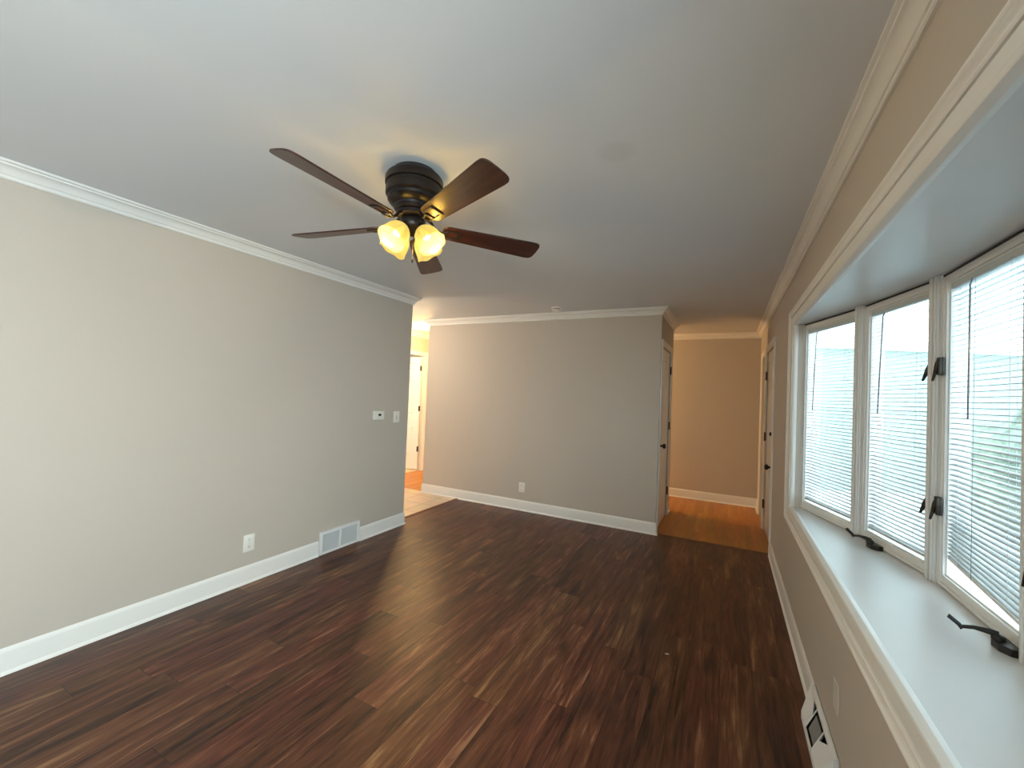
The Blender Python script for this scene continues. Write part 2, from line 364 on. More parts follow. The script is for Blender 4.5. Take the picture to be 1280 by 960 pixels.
# normal is -Z (profile b runs down); flip chosen so that a points into the room
def crown_run(name, pts, flip):
    struct(MB().sweep([(x, y, H) for x, y in pts], crown, (0, 0, -1), flip=flip).build(name, M_trim, smooth=35))
crown_run('trim_3', [(XL, YR), (XL, YL), (XL-0.12, YL), (XL-0.12, 2.0)], 1)
crown_run('trim_4', [(XB0, YB+0.12), (XB0, YB), (XB1, YB), (XB1, YC), (XB1-0.9, YC)], 1)
crown_run('trim_5', [(XR, YR), (XR, YE), (XH, YE)], -1)
crown_run('trim_6', [(XH, 2.0), (XH, YE)], 1)
BT, BH = 0.011, 0.1266
base = [(0, 0), (BT+0.010, 0), (BT+0.009, 0.008), (BT+0.004, 0.014), (BT, 0.017), (BT, 0.104), (0.010, 0.110), (0.007, 0.118), (0.004, 0.1245), (0.003, BH), (0, BH)]
def base_run(name, pts, flip): struct(MB().sweep([(x, y, 0) for x, y in pts], base, (0, 0, 1), flip=flip).build(name, M_trim, smooth=35))
base_run('baseboard_left', [(XL, YR), (XL, 2.452)], -1)
base_run('baseboard_left_end', [(XL, 2.896), (XL, YL), (XL-0.12, YL)], -1)
base_run('baseboard_back', [(XB0, YB+0.12), (XB0, YB), (XB1, YB), (XB1, CD0-0.075)], -1)
base_run('baseboard_closet', [(XB1, CD1+0.075), (XB1, YC), (XB1-0.9, YC)], -1)
base_run('baseboard_entry', [(XR, 6.43), (XR, YE), (XH, YE)], 1)
base_run('baseboard_right', [(XR, 2.452), (XR, 4.725)], 1)
base_run('baseboard_right_near', [(XR, YR), (XR, 1.95)], 1)
base_run('baseboard_hall', [(XH, 2.0), (XH, HD0-0.07)], -1)

# ------------------------------------------------------------------ bow window
# casing: picture frame round the opening, inner bead turned towards the glass
cas = [(-0.004, -TI-0.004), (-0.004, -TI), (0.000, -0.004), (0.003, 0.004), (0.009, 0.008), (0.014, 0.008), (0.016, 0.005), (0.020, 0.007), (0.050, 0.009), (0.051, 0.005), (0.054, 0.005), (0.055, 0.012), (0.060, 0.015), (0.065, 0.012), (0.072, 0.010), (0.079, 0.013), (0.084, 0.018), (0.086, 0.0155), (0.088, 0.019), (0.092, 0.021), (0.098, 0.020), (0.098, 0), (0.02, 0), (0.02, -0.03), (0.0, -0.03)]
loop = [(XR, WO0, ZS), (XR, WO1, ZS), (XR, WO1, ZH), (XR, WO0, ZH)]
o = struct(MB().sweep(loop, cas, (-1, 0, 0), closed=True, flip=1).build('trim_7', M_trim, smooth=35))

YCEN = 2.065
half = [(0.446, 3.53), (0.640, 2.955), (0.768, 2.385)]
P = half + [(x, 2*YCEN-y) for x, y in half[::-1]]     # 6 points, 5 lites
def off(poly, d):   # offset outward (+x side)
    out = []
    for i, p in enumerate(poly):
        p = Vector(p); a = Vector(poly[i-1]) if i else None; c = Vector(poly[i+1]) if i < len(poly)-1 else None
        ns = []
        for q, s in ((a, 1), (c, -1)):
            if q is None: continue
            d_ = ((p-q)*s).normalized(); ns.append(Vector((-d_.y, d_.x)))
        n = sum(ns, Vector((0, 0))); n = n/n.dot(ns[0])
        out.append(tuple(p+n*d))
    return out
Pout = off(P, 0.115)
board = [(XR+TI, WO1+0.005)] + [(XR+TI, WO0-0.005)] + Pout[::-1]
board = [(XR+0.02, WO0-0.03), (XR+0.02, WO1+0.03)]  # rebuilt below as a clean outline
outline = [(XR+0.012, WO0-0.01)] + [(x, y) for x, y in Pout[::-1]] + [(XR+0.012, WO1+0.01)]
struct(MB().prism(outline, ZS-0.03, ZS-0.003).build('window_sill', M_seat))
struct(MB().prism(outline, ZH+0.003, ZH+0.05).build('window_head', M_seat))
# side jambs between casing and the first and last lite
for nm, s in (('trim_8', 1), ('trim_9', -1)):
    def yy(y): return y if s > 0 else 2*YCEN-y
    poly = [(XR+0.008, yy(WO1)), (0.446, yy(3.528)), (0.50, yy(3.60)), (0.54, yy(3.66)), (XR+0.008, yy(3.66))]
    struct(MB().prism(poly, ZS-0.003, ZH+0.003).build(nm, M_sash))

def frameM(p, q, z=0):
    """local x along p->q, local y to the outside, local z up"""
    d = (Vector(q)-Vector(p)).normalized(); n = Vector((-d.y, d.x))
    if n.x < 0: n = -n
    return Matrix(((d.x, n.x, 0, p[0]), (d.y, n.y, 0, p[1]), (0, 0, 1, z), (0, 0, 0, 1)))
# mullion posts
for i in range(1, 5):
    a = Vector(P[i-1]); bpt = Vector(P[i]); c = Vector(P[i+1])
    d = (c-a).normalized(); M = frameM(P[i], tuple(bpt+d))
    m = MB()
    m.box(-0.036, 0.036, 0.012, 0.11, ZS-0.003, ZH+0.003, M)
    m.box(-0.030, 0.030, 0.002, 0.012, ZS-0.003, ZH+0.003, M, bevel=0.002)
    m.box(-0.016, 0.004, -0.008, 0.002, ZS-0.003, ZH+0.003, M, bevel=0.003)
    m.box(0.010, 0.022, -0.004, 0.002, ZS-0.003, ZH+0.003, M, bevel=0.002)
    struct(m.build('trim_%d' % (9+i), M_sash, smooth=30))

lite_labels = {}
sashes = []
zs0, zs1 = ZS+0.0, ZH-0.0
def lock_meshes(parent, x, z, side, y=-0.006):
    """casement lock on the stile; side=+1 lever leans to -x"""
    k = MB().box(x-0.014, x+0.014, y-0.012, y, z-0.037, z+0.037, bevel=0.003)
    k.box(x+0.011*side-0.003, x+0.011*side+0.003, y-0.020, y-0.010, z-0.036, z+0.036, bevel=0.001)
    k.box(x-0.011*side-0.002, x-0.011*side+0.002, y-0.018, y-0.010, z-0.034, z+0.036, bevel=0.001)
    o = k.build('sash_lock', M_antique, parent, smooth=40)
    k = MB().tube([(x+0.005*side, y-0.015, z+0.026), (x+0.002*side, y-0.020, z+0.004), (x-0.006*side, y-0.024, z-0.028), (x-0.016*side, y-0.028, z-0.060)], [0.008, 0.009, 0.0065, 0.004], 8)
    k.build('lock_lever', M_antique, o, smooth=50)
def crank_meshes(parent, x, rot, k_=1.0):
    """operator at the foot of the sash; the folding arm points to -x, turned by rot into the room"""
    k = MB()
    k.prism([(x+0.050, 0.012), (x+0.050, -0.012), (x+0.025, -0.030), (x-0.01, -0.032), (x-0.035, -0.020), (x-0.045, 0.012)], ZS-0.003, ZS+0.020)
    k.lathe([(0.017, ZS+0.018), (0.016, ZS+0.028), (0.012, ZS+0.034), (0.004, ZS+0.036)], 16, Matrix.Translation((x-0.008, -0.016, 0)))
    o = k.build('crank_operator', M_black, parent, smooth=40, bevel=0.002)
    T = Matrix.Translation((x-0.008, -0.016, 0)) @ Matrix.Rotation(rot, 4, 'Z') @ Matrix.Diagonal((k_, k_, 1, 1))
    k = MB().tube([(0, 0, ZS+0.032), (-0.025, -0.006, ZS+0.035), (-0.065, -0.010, ZS+0.032), (-0.100, -0.014, ZS+0.022)], [0.011, 0.009, 0.006, 0.0055], 10, T)
    k.build('crank_arm', M_black, o, smooth=50)
    k = MB().tube([(-0.096, -0.014, ZS+0.018), (-0.106, -0.017, ZS+0.028), (-0.135, -0.026, ZS+0.046)], [0.008, 0.007, 0.0075], 10, T)
    k.build('crank_knob', M_black, o, smooth=50)
for i in range(5):
    p, q = Vector(P[i]), Vector(P[i+1]); L = (q-p).length
    x0 = 0.037 if i else 0.008; x1 = L-0.037 if i < 4 else L-0.008
    e = empty('window_%d' % (i+1), kind='structure', mat=frameM(P[i], P[i+1]))
    # fixed frame then sash with stepped inner edge
    m = MB(); fw_, d0, d1 = 0.027, 0.022, 0.085
    for (a0, a1, c0, c1) in ((x0, x1, zs0, zs0+0.045), (x0, x1, zs1-0.036, zs1), (x0, x0+fw_, zs0+0.045, zs1-0.036), (x1-fw_, x1, zs0+0.045, zs1-0.036)):
        m.box(a0, a1, d0, d1, c0, c1)
    g = 0.006   # glazing step
    gx0, gx1, gz0, gz1 = x0+fw_, x1-fw_, zs0+0.045, zs1-0.036
    for (a0, a1, c0, c1) in ((gx0, gx1, gz0, gz0+g), (gx0, gx1, gz1-g, gz1), (gx0, gx0+g, gz0+g, gz1-g), (gx1-g, gx1, gz0+g, gz1-g)):
        m.box(a0, a1, d0+0.010, d1, c0, c1)
    # thin raised lip round the frame and the weather gap at the head
    m.box(x0+0.004, x1-0.004, d0-0.006, d0, zs0+0.003, zs0+0.016, bevel=0.001)
    m.box(x0+0.002, x0+0.014, d0-0.006, d0, zs0+0.016, zs1-0.02); m.box(x1-0.014, x1-0.002, d0-0.006, d0, zs0+0.016, zs1-0.02)
    m.build('window_frame', M_sash, e)
    MB().box(x0+0.002, x1-0.002, d0-0.004, d0+0.003, zs1-0.008, zs1-0.001).build('head_seal', M_slot, e)
    MB().box(gx0+g, gx1-g, 0.068, 0.072, gz0+g, gz1-g).build('glass_pane', M_glass, e)
    # blinds hang inside the sash, in front of the glass
    bx0, bx1 = gx0+g+0.003, gx1-g-0.003
    bl = empty('window_blind', cat='blind', group='mini blinds in the bow window', mat=frameM(P[i], P[i+1]))
    bl['label'] = ['white mini blind in the farthest bow window lite, beside the wall corner casing',
                   'white mini blind in the second bow window lite, above the farther crank',
                   'white mini blind with a crooked raised bottom rail, above the nearer crank',
                   'white mini blind in the fourth bow window lite, counted from the front door', 'white mini blind in the last bow window lite, farthest from the front door'][i]
    MB().box(bx0, bx1, 0.030, 0.056, gz1-g-0.026, gz1-g-0.001, bevel=0.002).build('headrail', M_slat, bl)
    top = gz1-g-0.036; pitch = 0.0205
    raised = (i == 2)
    bot = gz0+g+0.012
    n = int((top-bot-0.012)/pitch)
    skew = 0.050 if raised else 0.0
    m = MB(); yc = 0.043
    ns = n+1
    sw, st = 0.0125, R(10)
    for k in range(ns):
        z = top-k*pitch
        t_ = max(0.0, (k-ns*0.80)/(ns*0.20)) if raised else 0.0   # lower slats ride up on the far side
        zl = z+skew*t_*1.0; zr = z
        jz = random.uniform(-0.0008, 0.0008); js = st+random.uniform(-0.05, 0.05)
        cs = []
        for a in (-1, -0.4, 0.4, 1):
            yy_ = a*sw*math.cos(js); zz = -a*sw*math.sin(js)*-1 + 0.0018*(1-a*a)
            cs.append((yy_, zz))
        vl = [m.bm.verts.new((bx0+0.002, yc+c, zl+jz+d_)) for c, d_ in cs]; vr = [m.bm.verts.new((bx1-0.002, yc+c, zr+jz+d_)) for c, d_ in cs]
        for a in range(3): m.bm.faces.new((vl[a], vr[a], vr[a+1], vl[a+1]))
    so = m.build('slats', M_slat, bl, smooth=60, recalc=False)
    so.modifiers.new('thick', 'SOLIDIFY').thickness = 0.0005
    zb = top-n*pitch-0.014
    m = MB(); zl = zb+skew; zr = zb
    A = [(0.033, -0.006), (0.053, -0.006), (0.053, 0.006), (0.033, 0.006)]
    vl = [m.bm.verts.new((bx0+0.003, y_, zl+z_)) for y_, z_ in A]; vr = [m.bm.verts.new((bx1-0.003, y_, zr+z_)) for y_, z_ in A]
    for a in range(4): m.bm.faces.new((vl[a], vr[a], vr[(a+1) % 4], vl[(a+1) % 4]))
    m.bm.faces.new(vl); m.bm.faces.new(vr[::-1])
    m.build('bottom_rail', M_slat if not raised else M_sash, bl)
    for fr_ in (0.17, 0.83):
        xx = bx0+(bx1-bx0)*fr_; zz = zb+skew*(1-fr_)
        m = MB()
        for y_ in (0.0285, 0.0575): m.tube([(xx, y_, gz1-g-0.02), (xx, y_, zz)], 0.0007, 5)
        m.tube([(xx+0.006, 0.043, gz1-g-0.02), (xx+0.006, 0.043, zz)], 0.0006, 5)
        m.build('ladder_cord', M_cord, bl)
    wx = bx0+[0.125, 0.125, 0.185, 0.1, 0.1][i]
    dx = [0.030, 0.032, 0.004, 0.01, 0.01][i]
    MB().tube([(wx, 0.024, gz1-g-0.03), (wx-0.001, 0.018, gz1-g-0.05), (wx-dx, 0.018, 1.42)], 0.0032, 6).build('tilt_wand', M_wand, bl, smooth=50)
    if raised:
        MB().tube([(wx+0.012, 0.027, gz1-g-0.03), (wx+0.010, 0.027, gz0+g+0.012)], 0.0008, 5).build('lift_cord', M_wand, bl)
    # hardware
    if i == 2:
        for z in (1.630, 1.060): lock_meshes(e, x0+0.022, z, 1, 0.016)
        crank_meshes(e, x1-0.045, R(55), 0.78)
    if i == 1:
        for z in (1.630, 1.060):
            MB().tube([(x1+0.004, 0.018, z+0.02), (x1-0.002, 0.008, z-0.010), (x1-0.016, -0.002, z-0.056)], [0.010, 0.010, 0.004], 8).build('sash_lock', M_black, e, smooth=50)
        crank_meshes(e, x0+0.165, R(8))
    if i == 3:
        for z in (1.630, 1.035): lock_meshes(e, x0+0.045, z, 1, 0.010)

# unseen window added behind the camera for the fill light: plain frame and glass
e = empty('window_6', (0, 0, 0), kind='structure')
m = MB()
for a in ((-1.8, -0.3, 0.8, 0.86), (-1.8, -0.3, 2.04, 2.1), (-1.8, -1.74, 0.86, 2.04), (-0.36, -0.3, 0.86, 2.04), (-1.07, -1.03, 0.86, 2.04)):
    m.box(XR+0.04, XR+0.10, a[0], a[1], a[2], a[3])
m.build('window_frame', M_sash, e)
MB().box(XR+0.066, XR+0.070, -1.74, -0.36, 0.86, 2.04).build('glass_pane', M_glass, e)
struct(MB().sweep([(XR, -1.8, 0.8), (XR, -0.3, 0.8), (XR, -0.3, 2.1), (XR, -1.8, 2.1)], cas, (-1, 0, 0), closed=True, flip=1).build('trim_21', M_trim, smooth=35))

# ------------------------------------------------------------------ doors
def six_panel(name, wd, ht, th=0.035):
    """leaf in local coordinates: x 0..wd, z 0..ht, faces at y=0 (front, -y) and y=th"""
    bm = bmesh.new()
    st, mid = 0.115*wd/0.80, 0.105*wd/0.80
    xs = [0, st, (wd-mid)/2, (wd+mid)/2, wd-st, wd]
    k = ht/2.03
    zs = [0, 0.24*k, 0.78*k, 0.98*k, 1.60*k, 1.70*k, 1.92*k, ht]
    for yv, sgn in ((0.0, 1), (th, -1)):
        g = [[bm.verts.new((x, yv, z)) for x in xs] for z in zs]
        pf = []
        for a in range(len(zs)-1):
            for c in range(len(xs)-1):
                vs = [g[a][c], g[a][c+1], g[a+1][c+1], g[a+1][c]]
                if sgn < 0: vs = vs[::-1]
                f = bm.faces.new(vs)
                if c in (1, 3) and a in (1, 3, 5): pf.append(f)
        for f in pf:
            bmesh.ops.inset_individual(bm, faces=[f], thickness=0.014, depth=-0.010)
            bmesh.ops.inset_individual(bm, faces=[f], thickness=0.008, depth=0)
            bmesh.ops.inset_individual(bm, faces=[f], thickness=0.022, depth=0.008)
    bm.verts.ensure_lookup_table()
    def box_edge(x0, x1, z0, z1):
        vs = [bm.verts.new(c) for c in ((x0, 0, z0), (x1, 0, z1), (x1, th, z1), (x0, th, z0))]; bm.faces.new(vs)
    box_edge(0, wd, 0, 0); box_edge(0, wd, ht, ht); box_edge(0, 0, 0, ht); box_edge(wd, wd, 0, ht)
    me = bpy.data.meshes.new(name); bm.to_mesh(me); bm.free(); me.materials.append(M_door)
    return me
def place(me, name, M, kind=None, parent=None):
    o = bpy.data.objects.new(name, me); COL.objects.link(o); o.matrix_world = M
    if kind: o['kind'] = kind
    if parent: o.parent = parent
    return o
def child(mb, name, mat, parent, smooth=None): return mb.build(name, mat, parent, smooth)
def RX(a): return Matrix.Rotation(a, 4, 'X')
def knob(parent, x, z, y=0.0):
    """front is -y"""
    M = Matrix.Translation((x, y, z)) @ RX(R(90))
    k = MB().lathe([(0.032, 0), (0.032, 0.004), (0.026, 0.009), (0.012, 0.012), (0.011, 0.030), (0.016, 0.036), (0.026, 0.044), (0.029, 0.054), (0.026, 0.064), (0.014, 0.070), (0.002, 0.071)], 24, M)
    return child(k, 'door_knob', M_black, parent, 40)
def hinge(parent, x, z, y=0.0):
    k = MB().tube([(x, y-0.008, z-0.05), (x, y-0.008, z+0.05)], 0.0075, 10).box(x-0.016, x+0.016, y-0.004, y+0.001, z-0.045, z+0.045)
    return child(k, 'door_hinge', M_antique, parent, 40)
door_cas = [(0, -0.0), (0, 0.008), (0.006, 0.010), (0.030, 0.011), (0.034, 0.014), (0.055, 0.017), (0.062, 0.016), (0.066, 0.012), (0.066, 0)]
# frames: local x along wall, -y into the room
def wallM(ox, oy, d, n):   # d = local x direction, n = local -y direction
    return Matrix(((d[0], -n[0], 0, ox), (d[1], -n[1], 0, oy), (0, 0, 1, 0), (0, 0, 0, 1)))
# closet door: room side is +x, seen from the entry; local x runs along +y
M = wallM(XB1, 0, (0, 1), (1, 0))
e = place(six_panel('door_1', CD1-CD0-0.02, 2.015), 'door_1', M @ Matrix.Translation((CD0+0.01, 0.012, 0.012)), 'structure')
knob(e, 0.06, 0.92); [hinge(e, CD1-CD0-0.018, z, -0.012) for z in (1.80, 1.11, 0.30)]
struct(MB().sweep([(XB1, CD0-0.004, 0), (XB1, CD0-0.004, DZ+0.004), (XB1, CD1+0.004, DZ+0.004), (XB1, CD1+0.004, 0)], door_cas, (1, 0, 0), flip=1).build('trim_14', M_trim, smooth=35))
# front door: room side is -x, local x runs along +y reversed so that front stays -y
M = wallM(XR, 0, (0, -1), (-1, 0))
e = place(six_panel('door_2', FD1-FD0-0.02, 2.01), 'door_2', M @ Matrix.Translation((-FD1+0.01, 0.012, 0.018)), 'structure')
W_ = FD1-FD0-0.02
knob(e, W_-0.07, 0.80)
k = MB().lathe([(0.028, 0), (0.028, 0.010), (0.024, 0.016), (0.004, 0.018)], 20, Matrix.Translation((W_-0.07, 0, 1.13)) @ RX(R(90)))
k.box(W_-0.074, W_-0.066, -0.034, -0.014, 1.112, 1.148); child(k, 'deadbolt', M_black, e, 40)
for z in (0.80, 1.13): child(MB().box(W_-0.034, W_+0.012, -0.014, 0.001, z-0.036, z+0.036, bevel=0.003), 'latch_plate', M_antique, e)
for z in (1.75, 1.05, 0.28): hinge(e, 0.002, z, -0.012)
struct(MB().sweep([(XR, FD0-0.004, 0), (XR, FD0-0.004, DZ+0.004), (XR, FD1+0.004, DZ+0.004), (XR, FD1+0.004, 0)], door_cas, (-1, 0, 0), flip=-1).build('trim_15', M_trim, smooth=35))
MBs = MB().box(XR+0.05, XR+0.07, 5.86, 6.36, 0, DZ)
struct(MBs.build('trim_16', M_trim))
struct(MB().sweep([(XR, 5.80, 0), (XR, 5.80, DZ+0.004), (XR, 6.36, DZ+0.004), (XR, 6.36, 0)], door_cas, (-1, 0, 0), flip=-1).build('trim_17', M_trim, smooth=35))
struct(MB().box(XR+0.06, XR+0.10, FD0, FD1, 0, DZ).build('trim_18', M_slot))  # added dark backing behind the front door, blocks light from outside
# hall door, swung open into the bedroom
ang = R(194)
M = Matrix.Translation((XH-0.06, HD1-0.03, 0.03)) @ Matrix.Rotation(ang, 4, 'Z')
e = place(six_panel('door_3', 0.79, 2.0), 'door_3', M @ Matrix.Scale(1, 4), 'structure')
for z in (1.80, 1.08, 0.36): hinge(e, 0.0, z, 0.035); 
struct(MB().sweep([(XH, HD0, 0), (XH, HD0, 2.05), (XH, HD1, 2.05), (XH, HD1, 0)], door_cas, (1, 0, 0), flip=1).build('trim_19', M_trim, smooth=35))
struct(MB().box(XH-0.1, XH, HD1-0.012, HD1+0.0, 0, 2.05).box(XH-0.1, XH, HD0, HD0+0.012, 0, 2.05).build('trim_20', M_trim))

# ------------------------------------------------------------------ ceiling fan
FC = Vector((-1.2993, 1.4635, 0))
fan = empty('ceiling_fan', (FC.x, FC.y, H), label='dark bronze five-bladed ceiling fan with a lit four-shade light kit', cat='ceiling fan')
def fl(prof): return [(r, z) for r, z in prof]
k = MB().lathe(fl([(0.098, 0.0), (0.104, -0.010), (0.124, -0.026), (0.130, -0.036), (0.130, -0.064), (0.122, -0.066), (0.122, -0.078), (0.126, -0.082), (0.126, -0.112), (0.114, -0.122), (0.112, -0.134), (0.116, -0.138), (0.104, -0.152), (0.085, -0.158), (0.083, -0.168), (0.088, -0.172), (0.080, -0.184), (0.060, -0.190)]), 48)
k.build('motor_housing', M_bronze, fan, smooth=35)
k = MB().lathe(fl([(0.070, -0.186), (0.074, -0.190), (0.074, -0.206), (0.066, -0.212), (0.040, -0.214)]), 40)
k.build('flywheel', M_bronze, fan, smooth=35)
k = MB().lathe(fl([(0.036, -0.205), (0.050, -0.216), (0.056, -0.226), (0.056, -0.250), (0.048, -0.262), (0.030, -0.272), (0.020, -0.284), (0.010, -0.292), (0.002, -0.296)]), 40)
k.build('switch_housing', M_bronze, fan, smooth=35)
# one blade with its iron, tilted like the photographed rotor
def blade_outline():
    pts = []
    r0, r1 = 0.135, 0.628
    for k in range(9):
        t_ = k/8*math.pi; pts.append((r0+0.032-0.032*math.sin(t_), -0.050*math.cos(t_)))   # rounded root
    for k in range(11):
        t_ = -math.pi/2+k/10*math.pi
        c = math.cos(t_); s_ = math.sin(t_)
        pts.append((r1-0.045+0.045*(abs(c)**0.55), 0.0676*(1 if s_ > 0 else -1)*(abs(s_)**0.55)*1.0))
    # order: root from -y to +y, then tip must run from +y to -y
    root = pts[:9]; tip = pts[9:][::-1]
    return root+tip
PHI = -1.163; TX, TY = 0.0258, -0.0463; PIT = -0.249
tilt = Matrix(((1, 0, 0, 0), (0, 1, 0, 0), (TX, TY, 1, 0), (0, 0, 0, 1)))
def blade_mesh():
    m = MB(); m.prism(blade_outline(), -0.0035, 0.0035); return m
pm = Matrix.Rotation(PIT, 4, 'X')
first = None
blade_me = iron_me = plate_me = None
for a in (-93, 193, 121, -21, 51):
    A = R(a)+math.radians(PHI)
    Mz = Matrix.Rotation(A, 4, 'Z')
    n_ = tilt @ Vector((math.cos(A), math.sin(A), 0))
    ax = n_.normalized(); side = Vector((-math.sin(A), math.cos(A), 0)); side = (side-ax*side.dot(ax)).normalized(); upv = ax.cross(side)
    Ml = Matrix(((ax.x, side.x, upv.x, 0), (ax.y, side.y, upv.y, 0), (ax.z, side.z, upv.z, -0.246), (0, 0, 0, 1)))
    if blade_me is None:
        o = blade_mesh().build('fan_blade', M_blade, fan, smooth=30, bevel=0.0015); blade_me = o.data
        for v in blade_me.vertices: v.co = pm @ v.co
        k = MB()
        # arm from the flywheel dipping out under the blade, then a forked loop with a square plate
        k.tube([(0.062, 0, 0.045), (0.085, 0, 0.030), (0.105, 0.006, 0.002), (0.130, 0.014, -0.014), (0.160, 0.020, -0.012)], [0.008, 0.006, 0.0055, 0.005, 0.005], 8)
        k.tube([(0.062, 0, 0.045), (0.085, 0, 0.030), (0.105, -0.006, 0.002), (0.130, -0.016, -0.010), (0.160, -0.022, -0.004)], [0.008, 0.006, 0.0055, 0.005, 0.005], 8)
        o2 = k.build('blade_iron', M_bronze, fan, smooth=50); iron_me = o2.data
        k = MB(); T_ = -0.0062
        for (a0, a1, b0, b1) in ((0.150, 0.222, -0.030, -0.021), (0.150, 0.222, 0.021, 0.030), (0.207, 0.222, -0.021, 0.021), (0.148, 0.160, -0.021, 0.021)):
            k.box(a0, a1, b0, b1, T_-0.003, T_+0.0026, pm)
        o3 = k.build('blade_bracket', M_antique, fan, bevel=0.0008); plate_me = o3.data
        first = (o, o2, o3)
    else:
        o, o2, o3 = [x.copy() for x in first]
        for x in (o, o2, o3): COL.objects.link(x); x.parent = fan
    o3.parent = o2
    o.matrix_local = Ml; o2.matrix_local = Ml; o3.matrix_local = Matrix.Identity(4)
# light kit
cam_dir = math.atan2(-FC.y, -FC.x)
shade_prof = [(0.0215, 0.0), (0.024, 0.004), (0.034, 0.012), (0.047, 0.028), (0.055, 0.048), (0.058, 0.070), (0.060, 0.088), (0.065, 0.104), (0.0635, 0.1045), (0.0575, 0.088), (0.0555, 0.070), (0.0525, 0.048), (0.0445, 0.029), (0.032, 0.0145), (0.0215, 0.006)]
firstL = None
for k_, da in enumerate((48, -48, 132, -132)):
    A = cam_dir+R(da)
    dirv = Vector((math.cos(A)*math.sin(R(42)), math.sin(A)*math.sin(R(42)), -math.cos(R(42))))
    q = Vector((0, 0, 1)).rotation_difference(dirv).to_matrix().to_4x4()
    base_ = Vector((math.cos(A)*0.050, math.sin(A)*0.050, -0.268))
    Ml = Matrix.Translation(base_) @ q
    if firstL is None:
        s_ = MB().lathe(shade_prof, 36, cap=False)
        bm = s_.bm
        for v in bm.verts:   # gently fluted rim
            t_ = math.atan2(v.co.y, v.co.x); f = max(0, (v.co.z-0.07)/0.035); v.co.z += 0.003*f*math.cos(6*t_)
        o = s_.build('lamp_shade', M_shade, fan, smooth=60)
        o2 = MB().lathe([(0.006, -0.030), (0.012, -0.022), (0.024, -0.012), (0.025, 0.004), (0.020, 0.006)], 24).build('shade_holder', M_bronze, fan, smooth=40)
        o3 = MB().lathe([(0.010, 0.006), (0.012, 0.02), (0.017, 0.032), (0.019, 0.044), (0.016, 0.056), (0.008, 0.063), (0.001, 0.065)], 16).build('light_bulb', M_bulb, fan, smooth=60)
        firstL = (o, o2, o3)
    else:
        o, o2, o3 = [x.copy() for x in firstL]
        for x in (o, o2, o3): COL.objects.link(x); x.parent = fan
    for x in (o, o2, o3): x.matrix_local = Ml
    l = lamp('fan_bulb_light', 'POINT', (0, 0, 0), 11, (1.0, 0.78, 0.40), 0.014)
    l.location = Vector((FC.x, FC.y, H)) + (Ml @ Vector((0, 0, 0.075)))
# pull chain with bobble
k = MB().tube([(-0.02, 0.03, -0.28), (-0.02, 0.03, -0.385)], 0.0012, 6).build('pull_chain', M_antique, fan)
MB().lathe([(0.002, -0.383), (0.005, -0.39), (0.004, -0.402), (0.001, -0.405)], 10, Matrix.Translation((-0.02, 0.03, 0))).build('chain_pull', M_bronze, k)

# ------------------------------------------------------------------ wall plates and small fittings
# local frame: x across, z up, -y towards the room, origin at plate centre
def outlet(M, label, group=None):
    e = empty('wall_outlet', mat=M, label=label, cat='outlet', group=group)
    MB().box(-0.040, 0.040, -0.006, 0.0, -0.060, 0.060, bevel=0.002).build('cover_plate', M_plate, e, smooth=40)
    for z in (0.026, -0.026):
        r = MB().prism([(0.017*math.cos(t)*1.0, max(-0.0145, min(0.0145, 0.018*math.sin(t)))) for t in [2*math.pi*k/24 for k in range(24)]], 0.0055, 0.0075, Matrix.Translation((0, 0, z)) @ RX(R(90))).build('receptacle', M_plate, e)
        s_ = MB().box(-0.0075, -0.005, -0.0080, -0.0070, z-0.001, z+0.008).box(0.005, 0.0075, -0.0080, -0.0070, z+0.0, z+0.007).box(-0.0025, 0.0025, -0.0080, -0.0070, z-0.010, z-0.005)
        s_.build('socket_slot', M_slot, r)
    MB().lathe([(0.003, 0.0055), (0.003, 0.0070), (0.001, 0.0072)], 12, RX(R(90))).build('screw', M_screw, e)
    return e
ML = lambda y, z: wallM(XL, y, (0, 1), (1, 0)) @ Matrix.Translation((0, 0, z))
outlet(ML(1.865, 0.288), 'white duplex outlet low on the left wall, left of the air grille')
outlet(Matrix.Translation((-2.243, YB, 0.285)), 'white duplex outlet low on the far greige wall')
e = empty('wall_plate', mat=wallM(XR, 2.035, (0, -1), (-1, 0)) @ Matrix.Translation((0, 0, 0.338)), label='greige painted cover plate under the window seat, above the floor register', cat='wall plate')
M_pplate = pbr('painted_plate', (0.64, 0.60, 0.54), 0.4, var=(20, 0.02))
MB().box(-0.037, 0.037, -0.007, 0, -0.055, 0.055, bevel=0.002).build('cover_plate', M_pplate, e)
MB().lathe([(0.003, 0.0065), (0.003, 0.0080), (0.001, 0.0082)], 12, RX(R(90))).build('screw', M_pplate, e)
# light switch
e = empty('light_switch', mat=ML(3.328, 1.156), label='white toggle light switch on the left wall near its end', cat='light switch')
MB().box(-0.042, 0.042, -0.006, 0, -0.058, 0.058, bevel=0.002).build('cover_plate', M_plate, e, smooth=40)
MB().box(-0.005, 0.005, -0.018, -0.005, -0.004, 0.012, bevel=0.001).build('toggle', M_plate, e)
MB().box(-0.006, 0.006, -0.0066, -0.0056, -0.013, 0.013).build('toggle_slot', M_void, e)
for z in (0.032, -0.032): MB().lathe([(0.003, 0.0055), (0.003, 0.0070), (0.001, 0.0072)], 12, Matrix.Translation((0, 0, z)) @ RX(R(90))).build('screw', M_screw, e)
